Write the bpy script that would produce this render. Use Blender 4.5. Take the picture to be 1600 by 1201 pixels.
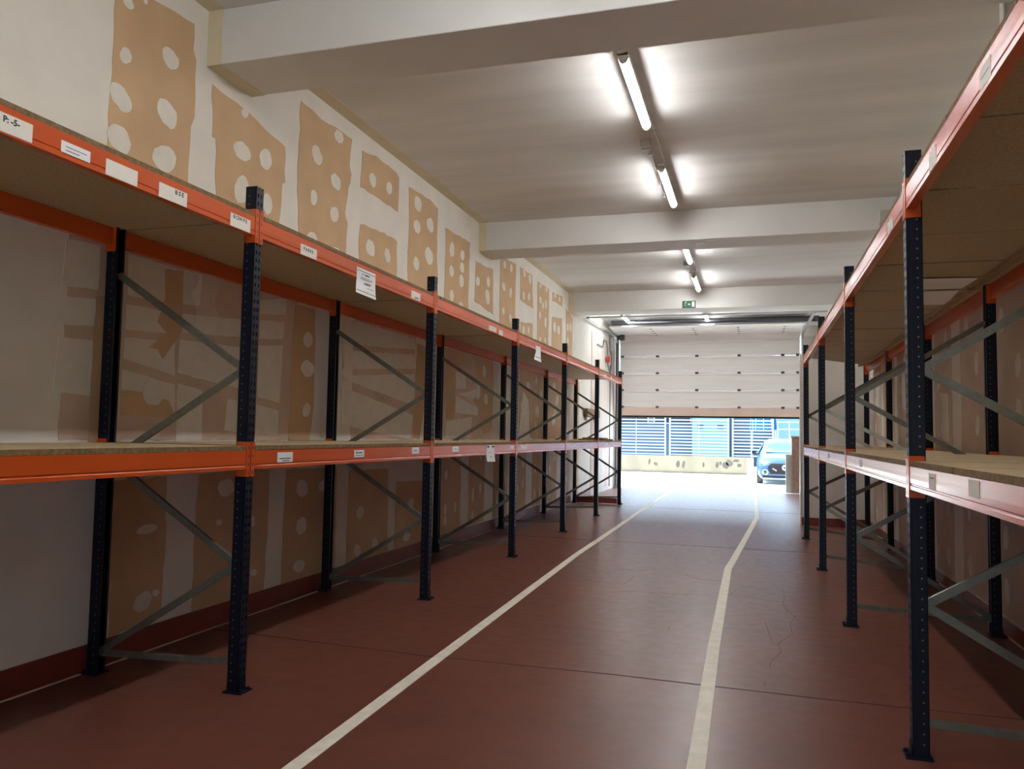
import bpy, bmesh, math, random
from mathutils import Vector, Matrix

# ------------------------------------------------------------------ scene
for o in list(bpy.data.objects):
    bpy.data.objects.remove(o, do_unlink=True)
SC = bpy.context.scene
COL = SC.collection
PI = math.pi

# ------------------------------------------------------------------ camera
CAM_H = 1.5456
cam = bpy.data.cameras.new('camera')
cam.sensor_fit = 'HORIZONTAL'
cam.sensor_width = 36.0
cam.lens = 1243.714 / 1600 * 36.0
cam.clip_start = 0.05
cam.clip_end = 300
camo = bpy.data.objects.new('camera', cam)
COL.objects.link(camo)
yaw, pitch, roll = (math.radians(a) for a in (16.9615, 3.5726, 1.0085))
fw = Vector((-math.sin(yaw) * math.cos(pitch), math.cos(yaw) * math.cos(pitch), math.sin(pitch)))
rt = Vector((math.cos(yaw), math.sin(yaw), 0))
up = rt.cross(fw)
r2 = math.cos(roll) * rt + math.sin(roll) * up
u2 = -math.sin(roll) * rt + math.cos(roll) * up
camo.matrix_world = Matrix(((r2.x, u2.x, -fw.x, 0), (r2.y, u2.y, -fw.y, 0),
                            (r2.z, u2.z, -fw.z, CAM_H), (0, 0, 0, 1)))
SC.camera = camo

# ------------------------------------------------------------------ sky, sun, exposure
SC.view_settings.view_transform = 'Standard'
SC.view_settings.look = 'None'
SC.view_settings.gamma = 1.0
SC.view_settings.exposure = 0.8
SC.view_settings.use_curve_mapping = False
w = bpy.data.worlds.new('sky')
SC.world = w
w.use_nodes = True
bg = w.node_tree.nodes['Background']
bg.inputs[0].default_value = (0.62, 0.82, 1.0, 1)
bg.inputs[1].default_value = 6.6
sun = bpy.data.lights.new('sun', 'SUN')
sun.energy = 20.0
sun.angle = math.radians(0.6)
sun.color = (1.0, 0.95, 0.86)
suno = bpy.data.objects.new('sun', sun)
COL.objects.link(suno)
suno.location = (-6, 30, 14)
suno.rotation_euler = Vector((0.55, 0.06, -1.0)).to_track_quat('-Z', 'Y').to_euler()
TUBE_POWER = 57.0          # emission strength of every ceiling tube

# ------------------------------------------------------------------ materials
def nd(m, t, **k):
    n = m.node_tree.nodes.new(t)
    for a, b in k.items():
        setattr(n, a, b)
    return n

def mat(name, col, rough=0.6, metal=0.0, var=0.0, scale=6.0, bump=0.0, bscale=40.0, spec=0.5,
        stretch=(1, 1, 1), col2=None, detail=5.0, coat=0.0):
    m = bpy.data.materials.new(name)
    m.use_nodes = True
    b = m.node_tree.nodes['Principled BSDF']
    L = m.node_tree.links.new
    b.inputs['Base Color'].default_value = (*col, 1)
    b.inputs['Roughness'].default_value = rough
    b.inputs['Metallic'].default_value = metal
    b.inputs['Specular IOR Level'].default_value = spec
    b.inputs['Coat Weight'].default_value = coat
    tc = nd(m, 'ShaderNodeTexCoord')
    mp = nd(m, 'ShaderNodeMapping')
    mp.inputs['Scale'].default_value = stretch
    L(tc.outputs['Object'], mp.inputs[0])
    if var or col2:
        n = nd(m, 'ShaderNodeTexNoise')
        n.inputs['Scale'].default_value = scale
        n.inputs['Detail'].default_value = detail
        L(mp.outputs[0], n.inputs['Vector'])
        mx = nd(m, 'ShaderNodeMix', data_type='RGBA')
        c2 = col2 if col2 else tuple(max(0, c * (1 - var)) for c in col)
        c1 = col if col2 else tuple(c * (1 + var * 0.5) for c in col)
        mr = nd(m, 'ShaderNodeMapRange')
        mr.inputs[1].default_value = 0.32
        mr.inputs[2].default_value = 0.68
        L(n.outputs[0], mr.inputs[0])
        L(mr.outputs[0], mx.inputs[0])
        mx.inputs[6].default_value = (*c1, 1)
        mx.inputs[7].default_value = (*c2, 1)
        L(mx.outputs[2], b.inputs['Base Color'])
    if bump:
        n2 = nd(m, 'ShaderNodeTexNoise')
        n2.inputs['Scale'].default_value = bscale
        n2.inputs['Detail'].default_value = 4
        L(mp.outputs[0], n2.inputs['Vector'])
        bp = nd(m, 'ShaderNodeBump')
        bp.inputs['Strength'].default_value = bump
        bp.inputs['Distance'].default_value = 0.01
        L(n2.outputs[0], bp.inputs['Height'])
        L(bp.outputs[0], b.inputs['Normal'])
    return m

def emit(name, col, s):
    m = bpy.data.materials.new(name)
    m.use_nodes = True
    nt = m.node_tree
    nt.nodes.remove(nt.nodes['Principled BSDF'])
    e = nt.nodes.new('ShaderNodeEmission')
    e.inputs[0].default_value = (*col, 1)
    e.inputs[1].default_value = s
    nt.links.new(e.outputs[0], nt.nodes['Material Output'].inputs[0])
    return m

M = {}
M['plaster'] = mat('wall_plaster', (0.73, 0.70, 0.64), 0.75, var=0.06, scale=3, bump=0.05, bscale=25)
M['cream'] = mat('cream_paint', (0.66, 0.58, 0.42), 0.75, var=0.05, scale=4)
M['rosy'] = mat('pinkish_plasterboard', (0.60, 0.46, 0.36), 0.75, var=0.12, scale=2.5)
M['tan'] = mat('plasterboard_paper', (0.57, 0.385, 0.225), 0.8, var=0.08, scale=3, bump=0.03, bscale=60)
M['filler'] = mat('filler', (0.72, 0.69, 0.62), 0.8, var=0.06, scale=9, bump=0.06, bscale=50)  # also colours the painted film reflections on the left wall
M['ceiling'] = mat('ceiling_plaster', (0.69, 0.685, 0.67), 0.8, var=0.10, scale=1.3, bump=0.12, bscale=5, stretch=(0.35, 2.2, 1))
M['beam_paint'] = mat('beam_paint', (0.67, 0.665, 0.65), 0.7, var=0.06, scale=1.5, bump=0.03, bscale=18)
M['orange'] = mat('orange_steel', (0.60, 0.092, 0.014), 0.27, var=0.08, scale=5, bump=0.02, bscale=60, stretch=(1, 0.15, 1))
M['navy'] = mat('navy_steel', (0.0035, 0.0055, 0.016), 0.46, var=0.1, scale=8, spec=0.28)
M['galv'] = mat('galvanised', (0.22, 0.225, 0.19), 0.42, metal=0.7, var=0.15, scale=20)
M['board'] = mat('particleboard', (0.50, 0.375, 0.22), 0.72, col2=(0.39, 0.285, 0.16), scale=55, bump=0.05, bscale=140)
M['boardedge'] = mat('particleboard_edge', (0.25, 0.165, 0.075), 0.85, col2=(0.14, 0.088, 0.036), scale=45, bump=0.25, bscale=90)
M['batten'] = mat('batten_wood', (0.36, 0.23, 0.11), 0.7, var=0.2, scale=14, stretch=(6, 0.6, 6))
M['paper'] = mat('paper', (0.80, 0.77, 0.69), 0.7, var=0.03, scale=20)
M['paper2'] = mat('bright_paper', (0.84, 0.85, 0.86), 0.5)
M['ink'] = mat('ink', (0.02, 0.02, 0.02), 0.7)
M['redskirt'] = mat('red_skirting', (0.20, 0.035, 0.022), 0.45, var=0.15, scale=4)
M['tape'] = mat('lane_paint', (0.80, 0.75, 0.64), 0.55, var=0.12, scale=10, bump=0.05, bscale=30)
M['joint'] = mat('joint_filler', (0.07, 0.018, 0.014), 0.7)
M['crack'] = mat('crack', (0.085, 0.028, 0.022), 0.6)
M['white_plastic'] = mat('white_plastic', (0.75, 0.74, 0.70), 0.4)
M['grey_plastic'] = mat('grey_plastic', (0.42, 0.40, 0.36), 0.5)
M['tube'] = emit('lamp_tube', (1.0, 0.985, 0.965), TUBE_POWER)
M['door'] = mat('door_panel', (0.90, 0.89, 0.87), 0.4, var=0.05, scale=2.5, bump=0.04, bscale=6, stretch=(0.3, 1, 4))
M['doorpink'] = mat('door_bottom', (0.80, 0.64, 0.55), 0.5, var=0.06, scale=3)
M['rubber'] = mat('rubber', (0.02, 0.02, 0.023), 0.6, spec=0.2)
M['darksteel'] = mat('dark_steel', (0.10, 0.105, 0.12), 0.3, metal=0.7)
M['steel'] = mat('track_steel', (0.45, 0.45, 0.44), 0.35, metal=0.8)
M['green'] = mat('sign_green', (0.004, 0.10, 0.045), 0.4)
M['signwhite'] = mat('sign_white', (0.75, 0.85, 0.78), 0.4)
M['rawwall'] = mat('raw_wall', (0.55, 0.50, 0.46), 0.75, var=0.12, scale=3, stretch=(1, 3, 0.3))
M['pinkwall'] = mat('pink_stain', (0.56, 0.40, 0.36), 0.75, var=0.2, scale=3)
M['red'] = mat('red_plastic', (0.55, 0.04, 0.03), 0.4)
M['cable'] = mat('cable', (0.05, 0.05, 0.05), 0.5)
M['card'] = mat('cardboard', (0.22, 0.115, 0.05), 0.8, var=0.1, scale=6)
M['yard'] = mat('yard_concrete', (0.70, 0.69, 0.66), 0.8, var=0.08, scale=0.7)
M['yardwall'] = mat('yard_wall', (0.105, 0.088, 0.058), 0.85, col2=(0.08, 0.066, 0.044), scale=1.1, stretch=(1.4, 1, 0.8))
M['stain'] = mat('damp_stain', (0.035, 0.029, 0.021), 0.85, var=0.3, scale=5)
M['fence'] = mat('fence_metal', (0.125, 0.14, 0.155), 0.6, spec=0.1)
M['bldg'] = mat('far_building', (0.020, 0.036, 0.058), 0.8, var=0.08, scale=0.4, spec=0.05)
M['bldg2'] = mat('far_annex', (0.045, 0.085, 0.125), 0.8, spec=0.05)
M['darkwin'] = mat('far_window', (0.004, 0.008, 0.014), 0.5, spec=0.05)
M['blue'] = mat('awning_blue', (0.0, 0.028, 0.085), 0.8, spec=0.05)
M['carblue'] = mat('car_paint', (0.002, 0.024, 0.062), 0.35, spec=0.25, coat=0.15)
M['carglass'] = mat('car_glass', (0.03, 0.06, 0.09), 0.08, spec=0.4)
M['black'] = mat('black_trim', (0.006, 0.006, 0.007), 0.5, spec=0.1)
M['chrome'] = mat('chrome', (0.30, 0.31, 0.33), 0.3, metal=1.0)
M['lampglass'] = mat('head_lamp', (0.15, 0.17, 0.19), 0.1)
M['brickpink'] = mat('pillar_brick', (0.22, 0.125, 0.095), 0.8, var=0.2, scale=9)
M['render'] = mat('pillar_render', (0.34, 0.32, 0.29), 0.8, var=0.05, scale=4)

def film_material():
    m = bpy.data.materials.new('clear_film')
    m.use_nodes = True
    b = m.node_tree.nodes['Principled BSDF']
    b.inputs['Base Color'].default_value = (0.95, 0.95, 0.95, 1)
    b.inputs['Roughness'].default_value = 0.12
    b.inputs['Alpha'].default_value = 0.22
    return m
M['film'] = film_material()

def floor_material():
    m = bpy.data.materials.new('red_floor')
    m.use_nodes = True
    b = m.node_tree.nodes['Principled BSDF']
    L = m.node_tree.links.new
    tc = nd(m, 'ShaderNodeTexCoord')
    n1 = nd(m, 'ShaderNodeTexNoise')
    n1.inputs['Scale'].default_value = 0.9
    n1.inputs['Detail'].default_value = 6
    n1.inputs['Roughness'].default_value = 0.65
    L(tc.outputs['Object'], n1.inputs['Vector'])
    mx = nd(m, 'ShaderNodeMix', data_type='RGBA')
    mr = nd(m, 'ShaderNodeMapRange')
    mr.inputs[1].default_value = 0.3
    mr.inputs[2].default_value = 0.7
    L(n1.outputs[0], mr.inputs[0])
    L(mr.outputs[0], mx.inputs[0])
    mx.inputs[6].default_value = (0.185, 0.060, 0.040, 1)
    mx.inputs[7].default_value = (0.130, 0.046, 0.032, 1)
    L(mx.outputs[2], b.inputs['Base Color'])
    b.inputs['Roughness'].default_value = 0.36
    b.inputs['Specular IOR Level'].default_value = 0.42
    n3 = nd(m, 'ShaderNodeTexNoise')
    n3.inputs['Scale'].default_value = 9.0
    n3.inputs['Detail'].default_value = 5
    n3.inputs['Roughness'].default_value = 0.5
    L(tc.outputs['Object'], n3.inputs['Vector'])
    rr = nd(m, 'ShaderNodeMapRange')
    rr.inputs[1].default_value = 0.3
    rr.inputs[2].default_value = 0.7
    rr.inputs[3].default_value = 0.29
    rr.inputs[4].default_value = 0.36
    L(n3.outputs[0], rr.inputs[0])
    L(rr.outputs[0], b.inputs['Roughness'])
    bp = nd(m, 'ShaderNodeBump')
    bp.inputs['Strength'].default_value = 0.09
    bp.inputs['Distance'].default_value = 0.012
    L(n3.outputs[0], bp.inputs['Height'])
    L(bp.outputs[0], b.inputs['Normal'])
    return m
M['floor'] = floor_material()

# ------------------------------------------------------------------ helpers
def link(name, me, parent=None, m=None, loc=None, rot=None):
    o = bpy.data.objects.new(name, me)
    COL.objects.link(o)
    if parent:
        o.parent = parent
    if m is not None and me is not None and not me.materials:
        for x in (m if isinstance(m, (list, tuple)) else [m]):
            me.materials.append(x)
    if loc:
        o.location = loc
    if rot:
        o.rotation_euler = rot
    return o

def tag(o, label=None, cat=None, group=None, kind=None):
    if label: o['label'] = label
    if cat: o['category'] = cat
    if group: o['group'] = group
    if kind: o['kind'] = kind
    return o

def empty(name, loc=(0, 0, 0), rotz=0.0):
    o = bpy.data.objects.new(name, None)
    COL.objects.link(o)
    o.empty_display_size = 0.1
    o.location = loc
    o.rotation_euler = (0, 0, rotz)
    return o

class MB:
    """collects shapes for one mesh"""
    def __init__(s):
        s.v, s.f, s.mi = [], [], []
    def face(s, pts, mi=0):
        n = len(s.v)
        s.v += [tuple(p) for p in pts]
        s.f.append(tuple(range(n, n + len(pts))))
        s.mi.append(mi)
    def box(s, a, b, mi=0):
        x0, y0, z0 = (min(a[i], b[i]) for i in range(3))
        x1, y1, z1 = (max(a[i], b[i]) for i in range(3))
        n = len(s.v)
        s.v += [(x0, y0, z0), (x1, y0, z0), (x1, y1, z0), (x0, y1, z0), (x0, y0, z1), (x1, y0, z1), (x1, y1, z1), (x0, y1, z1)]
        for q in ((0, 3, 2, 1), (4, 5, 6, 7), (0, 1, 5, 4), (1, 2, 6, 5), (2, 3, 7, 6), (3, 0, 4, 7)):
            s.f.append(tuple(n + i for i in q))
            s.mi.append(mi)
        return s
    def obox(s, p, q, w, h, mi=0, upv=(0, 0, 1)):
        """box running from p to q, w across, h along the up side"""
        p, q = Vector(p), Vector(q)
        d = (q - p).normalized()
        upv = Vector(upv)
        sd = d.cross(upv)
        if sd.length < 1e-4:
            sd = d.cross(Vector((1, 0, 0)))
        sd.normalize()
        u = sd.cross(d)
        n = len(s.v)
        for c in (p, q):
            for i, j in ((-1, -1), (1, -1), (1, 1), (-1, 1)):
                s.v.append(tuple(c + sd * (i * w / 2) + u * (j * h / 2)))
        for k in ((0, 1, 2, 3), (7, 6, 5, 4), (0, 4, 5, 1), (1, 5, 6, 2), (2, 6, 7, 3), (3, 7, 4, 0)):
            s.f.append(tuple(n + i for i in k))
            s.mi.append(mi)
        return s
    def cyl(s, p, q, r, seg=12, mi=0, r2=None, caps=True):
        p, q = Vector(p), Vector(q)
        d = (q - p).normalized()
        a = d.cross(Vector((0, 0, 1)))
        if a.length < 1e-4:
            a = d.cross(Vector((1, 0, 0)))
        a.normalize()
        b = a.cross(d)
        n = len(s.v)
        for c, rr in ((p, r), (q, r if r2 is None else r2)):
            for i in range(seg):
                t = 2 * PI * i / seg
                s.v.append(tuple(c + a * (rr * math.cos(t)) + b * (rr * math.sin(t))))
        for i in range(seg):
            j = (i + 1) % seg
            s.f.append((n + i, n + seg + i, n + seg + j, n + j))
            s.mi.append(mi)
        if caps:
            s.f.append(tuple(n + i for i in range(seg)))
            s.f.append(tuple(n + seg + i for i in reversed(range(seg))))
            s.mi += [mi, mi]
        return s
    def tube(s, pts, r, seg=8, mi=0):
        for a, b in zip(pts, pts[1:]):
            s.cyl(a, b, r, seg, mi)
        return s
    def torus(s, c, ax, R, r, seg=20, mi=0):
        c, ax = Vector(c), Vector(ax).normalized()
        a = ax.orthogonal().normalized()
        b = ax.cross(a)
        pts = [c + a * (R * math.cos(2 * PI * i / seg)) + b * (R * math.sin(2 * PI * i / seg)) for i in range(seg + 1)]
        return s.tube(pts, r, 6, mi)
    def prism(s, poly, axis, a, b, mi=0):
        """poly of 2-D points extruded along axis ('X','Y' or 'Z') from a to b"""
        def P(u, v, t):
            return {'X': (t, u, v), 'Y': (u, t, v), 'Z': (u, v, t)}[axis]
        n, k = len(s.v), len(poly)
        s.v += [P(u, v, a) for u, v in poly] + [P(u, v, b) for u, v in poly]
        for i in range(k):
            j = (i + 1) % k
            s.f.append((n + i, n + j, n + k + j, n + k + i))
            s.mi.append(mi)
        s.f.append(tuple(n + i for i in reversed(range(k))))
        s.f.append(tuple(n + k + i for i in range(k)))
        s.mi += [mi, mi]
        return s
    def add_mesh(s, me, mw, mi=0):
        n = len(s.v)
        s.v += [tuple(mw @ v.co) for v in me.vertices]
        for p in me.polygons:
            s.f.append(tuple(n + i for i in p.vertices))
            s.mi.append(mi)
    def mesh(s, name, mats, bevel=0.0, smooth=False, fix=True):
        me = bpy.data.meshes.new(name)
        me.from_pydata(s.v, [], s.f)
        for x in (mats if isinstance(mats, (list, tuple)) else [mats]):
            me.materials.append(x)
        for p, i in zip(me.polygons, s.mi):
            p.material_index = i
        if bevel or fix:
            bm = bmesh.new()
            bm.from_mesh(me)
            if bevel:
                bmesh.ops.remove_doubles(bm, verts=bm.verts, dist=1e-5)
                bmesh.ops.bevel(bm, geom=[e for e in bm.edges if e.is_manifold and e.calc_face_angle(0) > 0.5],
                                offset=bevel, segments=2, affect='EDGES', profile=0.5)
            if fix:
                bmesh.ops.recalc_face_normals(bm, faces=bm.faces)
            bm.to_mesh(me)
            bm.free()
        if smooth:
            for p in me.polygons:
                p.use_smooth = True
        me.update()
        return me
    def obj(s, name, mats, parent=None, bevel=0.0, smooth=False, fix=True, loc=None, rot=None):
        return link(name, s.mesh(name, mats, bevel, smooth, fix), parent, None, loc, rot)

def box(name, a, b, m, parent=None, bevel=0.0):
    return MB().box(a, b).obj(name, m, parent, bevel)

def text_mesh(txt):
    cu = bpy.data.curves.new('txt', 'FONT')
    cu.body = txt
    cu.size = 1.0
    cu.align_x = 'CENTER'
    cu.align_y = 'CENTER'
    cu.resolution_u = 2
    cu.offset = 0.04
    o = bpy.data.objects.new('txt', cu)
    COL.objects.link(o)
    dg = bpy.context.evaluated_depsgraph_get()
    me = bpy.data.meshes.new_from_object(o.evaluated_get(dg))
    bpy.data.objects.remove(o, do_unlink=True)
    bpy.data.curves.remove(cu)
    return me

def rough_poly(pts, rnd, step=0.09, amp=0.012):
    out = []
    n = len(pts)
    for i in range(n):
        a, b = Vector(pts[i]), Vector(pts[(i + 1) % n])
        d = b - a
        k = max(1, int(d.length / step))
        nrm = Vector((-d.y, d.x)).normalized() if d.length > 0 else Vector((0, 0))
        for j in range(k):
            p = a + d * (j / k)
            if j:
                p += nrm * rnd.uniform(-amp, amp)
            out.append((p.x, p.y))
    return out

def blob(cy, cz, ry, rz, rnd, n=16):
    sk = rnd.uniform(-0.25, 0.25)
    ph = rnd.uniform(0, 6.28)
    out = []
    for i in range(n):
        t = 2 * PI * i / n
        k = 1 + 0.10 * math.sin(2 * t + ph) + rnd.uniform(-0.09, 0.09)
        out.append((cy + ry * k * math.cos(t) + sk * rz * 0.4 * math.sin(t), cz + rz * k * math.sin(t)))
    return out

# ------------------------------------------------------------------ left wall: outlines in metres (along the wall, height)
PANELS_HIGH = [
    ([(4.129, 4.423), (4.375, 4.559), (4.536, 4.579), (4.706, 4.6), (4.897, 4.614), (4.899, 4.414), (4.935, 4.344), (4.94, 4.102), (4.942, 3.902), (4.906, 3.817), (4.901, 3.574), (4.898, 3.207), (4.116, 3.249), (4.12, 3.38), (4.125, 3.792), (4.131, 4.071)],
     [(4.239, 4.425, 0.045, 0.044), (4.238, 4.052, 0.053, 0.056), (4.662, 4.231, 0.079, 0.08), (4.215, 3.755, 0.093, 0.084), (4.65, 3.821, 0.103, 0.104), (4.217, 3.472, 0.1, 0.098), (4.643, 3.485, 0.112, 0.099), (4.395, 4.519, 0.021, 0.019)]),
    ([(5.132, 4.247), (5.51, 4.215), (5.853, 4.15), (6.155, 4.11), (6.175, 3.785), (6.132, 3.763), (6.099, 3.367), (6.108, 3.22), (5.231, 3.217), (5.229, 3.423), (5.198, 3.835), (5.154, 3.834)],
     [(5.55, 4.18, 0.042, 0.043), (5.538, 3.851, 0.106, 0.084), (5.864, 3.895, 0.089, 0.093), (5.548, 3.532, 0.094, 0.114), (5.915, 3.516, 0.068, 0.096)]),
    ([(6.389, 4.635), (6.75, 4.6), (7.018, 4.628), (7.385, 4.629), (7.343, 4.337), (7.388, 4.253), (7.278, 3.808), (7.343, 3.709), (7.318, 3.352), (7.326, 3.218), (6.435, 3.193), (6.429, 3.383), (6.374, 3.769), (6.377, 4.119), (6.393, 4.371), (6.367, 4.52)],
     [(7.104, 4.555, 0.082, 0.072), (6.695, 4.221, 0.101, 0.089), (7.071, 4.074, 0.092, 0.084), (6.664, 3.793, 0.067, 0.071), (7.062, 3.734, 0.081, 0.084), (6.663, 3.379, 0.093, 0.08), (7.097, 3.36, 0.111, 0.047)]),
    ([(7.615, 4.591), (7.942, 4.643), (8.474, 4.625), (8.554, 4.584), (8.543, 4.167), (7.971, 4.188), (7.599, 4.179)],
     [(7.871, 4.342, 0.089, 0.072), (8.29, 4.38, 0.073, 0.075)]),
    ([(7.623, 3.782), (7.994, 3.815), (8.473, 3.827), (8.54, 3.81), (8.551, 3.38), (8.557, 3.293), (7.612, 3.297), (7.592, 3.613)],
     [(7.865, 3.576, 0.097, 0.098), (8.29, 3.588, 0.077, 0.081)]),
    ([(8.837, 4.559), (9.129, 4.577), (9.486, 4.598), (9.775, 4.556), (9.78, 3.944), (9.83, 3.654), (9.824, 3.229), (8.878, 3.193), (8.861, 3.646), (8.872, 3.992)],
     [(9.115, 4.43, 0.103, 0.105), (9.525, 4.266, 0.105, 0.101), (9.11, 4.134, 0.103, 0.088), (9.508, 3.853, 0.123, 0.12), (9.11, 3.664, 0.079, 0.097)]),
    ([(10.065, 4.365), (10.52, 4.377), (11.051, 4.399), (11.04, 3.961), (11.036, 3.311), (11.011, 3.221), (10.078, 3.286), (10.09, 3.688), (10.096, 4.03)],
     [(10.325, 4.127, 0.1, 0.101), (10.741, 4.134, 0.083, 0.08), (10.735, 3.952, 0.077, 0.084), (10.328, 3.812, 0.083, 0.085), (10.723, 3.748, 0.089, 0.1), (10.349, 3.473, 0.089, 0.077), (10.727, 3.391, 0.083, 0.052)]),
    ([(11.336, 4.177), (11.743, 4.184), (12.177, 4.215), (12.206, 3.486), (11.784, 3.514), (11.308, 3.561)],
     [(11.433, 3.884, 0.08, 0.077), (11.935, 3.968, 0.072, 0.087), (11.914, 3.72, 0.107, 0.115)]),
    ([(12.546, 4.486), (12.95, 4.549), (13.452, 4.58), (13.45, 3.415), (13.367, 3.327), (12.552, 3.344), (12.54, 3.924)],
     [(12.775, 4.424, 0.065, 0.074), (13.169, 4.443, 0.069, 0.071), (12.749, 4.036, 0.081, 0.078), (13.152, 4.008, 0.077, 0.088), (12.758, 3.63, 0.065, 0.061), (13.162, 3.566, 0.051, 0.075)]),
    ([(13.726, 4.585), (14.532, 4.585), (14.652, 3.965), (13.762, 3.983)],
     [(13.986, 4.518, 0.077, 0.067), (14.384, 4.487, 0.081, 0.095), (13.963, 4.097, 0.067, 0.08), (14.334, 4.134, 0.07, 0.081)]),
    ([(13.805, 3.594), (14.638, 3.67), (14.643, 3.239), (13.823, 3.28)],
     [(14.002, 3.461, 0.076, 0.08), (14.342, 3.506, 0.06, 0.068)]),
    ([(14.937, 4.551), (15.855, 4.56), (15.855, 3.344), (14.975, 3.361)],
     [(15.16, 4.506, 0.067, 0.057), (15.641, 4.521, 0.082, 0.059), (15.177, 4.22, 0.078, 0.072), (15.374, 4.136, 0.068, 0.072), (15.602, 4.188, 0.082, 0.088), (15.162, 3.915, 0.066, 0.071), (15.589, 3.831, 0.082, 0.102), (15.191, 3.429, 0.067, 0.057), (15.587, 3.462, 0.07, 0.058)]),
    ([(16.126, 4.548), (17.045, 4.598), (17.057, 4.39), (16.162, 4.37)],
     [(16.357, 4.511, 0.089, 0.046), (16.778, 4.504, 0.094, 0.057)]),
    ([(16.132, 4.029), (17.046, 4.115), (17.05, 3.347), (16.136, 3.345)],
     [(16.359, 3.831, 0.102, 0.122), (16.725, 3.817, 0.106, 0.109)]),
    ([(17.424, 4.4), (18.088, 4.266), (18.111, 3.355), (17.486, 3.359)],
     [(17.608, 3.998, 0.088, 0.098), (17.888, 4.036, 0.075, 0.1), (17.642, 3.672, 0.088, 0.098)]),
]
PANELS_LOW = [
    ([(6.403, 2.713), (6.756, 2.719), (6.78, 2.33), (6.786, 1.81), (6.727, 1.451), (6.371, 1.452), (6.376, 2.149), (6.382, 2.453)],
     [(6.641, 2.408, 0.088, 0.071), (6.653, 2.131, 0.107, 0.085), (6.656, 1.741, 0.072, 0.071)]),
    ([(4.701, 2.695), (4.896, 2.72), (4.902, 2.454), (4.904, 2.263), (4.835, 2.181), (4.718, 2.039), (4.659, 2.104), (4.581, 2.11), (4.75, 2.229), (4.646, 2.3), (4.714, 2.482)],
     []),
    ([(4.337, 1.797), (4.563, 1.79), (4.801, 1.745), (4.87, 1.633), (4.339, 1.625)],
     [(4.63, 1.793, 0.094, 0.09)]),
    ([(4.09, 2.388), (4.187, 2.405), (4.167, 1.435), (4.086, 1.448)],
     []),
    ([(9.205, 2.666), (9.492, 2.66), (9.489, 1.924), (9.35, 1.464), (9.141, 1.482), (9.171, 2.098)],
     []),
    ([(10.204, 2.754), (10.931, 2.736), (10.941, 2.567), (10.552, 2.505), (10.577, 2.096), (10.561, 1.741), (10.231, 1.733)],
     []),
    ([(11.309, 2.717), (12.234, 2.73), (12.309, 2.313), (12.252, 1.624), (11.874, 1.529), (11.496, 1.792), (11.667, 1.915), (11.307, 2.047), (11.649, 2.212)],
     [(11.539, 2.176, 0.112, 0.103), (11.934, 2.091, 0.095, 0.091), (11.814, 2.524, 0.084, 0.09)]),
    ([(13.783, 2.753), (15.349, 2.752), (15.425, 1.488), (14.57, 1.487), (14.46, 2.192), (14.058, 2.351), (13.795, 1.538)],
     [(14.378, 2.442, 0.12, 0.108), (14.012, 2.066, 0.102, 0.105), (15.099, 1.995, 0.109, 0.113)]),
    ([(16.051, 2.806), (17.09, 2.801), (17.075, 1.511), (16.129, 1.509)],
     [(16.398, 2.567, 0.119, 0.102), (16.673, 2.294, 0.123, 0.103), (16.355, 1.873, 0.118, 0.121)]),
    ([(4.329, 1.19), (4.814, 1.197), (4.832, 0.73), (4.818, 0.239), (4.336, 0.163), (4.312, 0.837)],
     [(4.626, 0.34, 0.087, 0.065), (4.637, 0.839, 0.099, 0.034), (4.753, 0.378, 0.032, 0.025)]),
    ([(5.167, 1.199), (5.592, 1.217), (5.804, 1.209), (6.096, 1.198), (6.098, 0.634), (6.062, 0.158), (5.63, 0.146), (5.144, 0.156), (5.143, 0.574)],
     [(5.499, 1.077, 0.093, 0.076), (5.424, 0.807, 0.034, 0.028), (5.862, 0.773, 0.045, 0.045), (5.906, 0.336, 0.045, 0.03)]),
    ([(6.359, 1.188), (7.274, 1.177), (7.296, 0.115), (6.335, 0.148), (6.336, 0.706)],
     [(6.626, 1.007, 0.102, 0.08), (6.636, 0.655, 0.102, 0.075), (6.621, 0.284, 0.102, 0.054), (7.02, 1.01, 0.087, 0.066)]),
    ([(7.535, 1.145), (8.473, 1.11), (8.503, 0.153), (7.525, 0.147)],
     [(7.797, 0.679, 0.083, 0.063), (7.761, 0.278, 0.077, 0.062), (8.182, 0.284, 0.078, 0.075)]),
    ([(8.694, 0.969), (9.463, 0.93), (9.475, 0.163), (8.683, 0.155)],
     [(9.024, 0.272, 0.093, 0.06), (9.132, 0.671, 0.082, 0.066)]),
]
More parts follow.
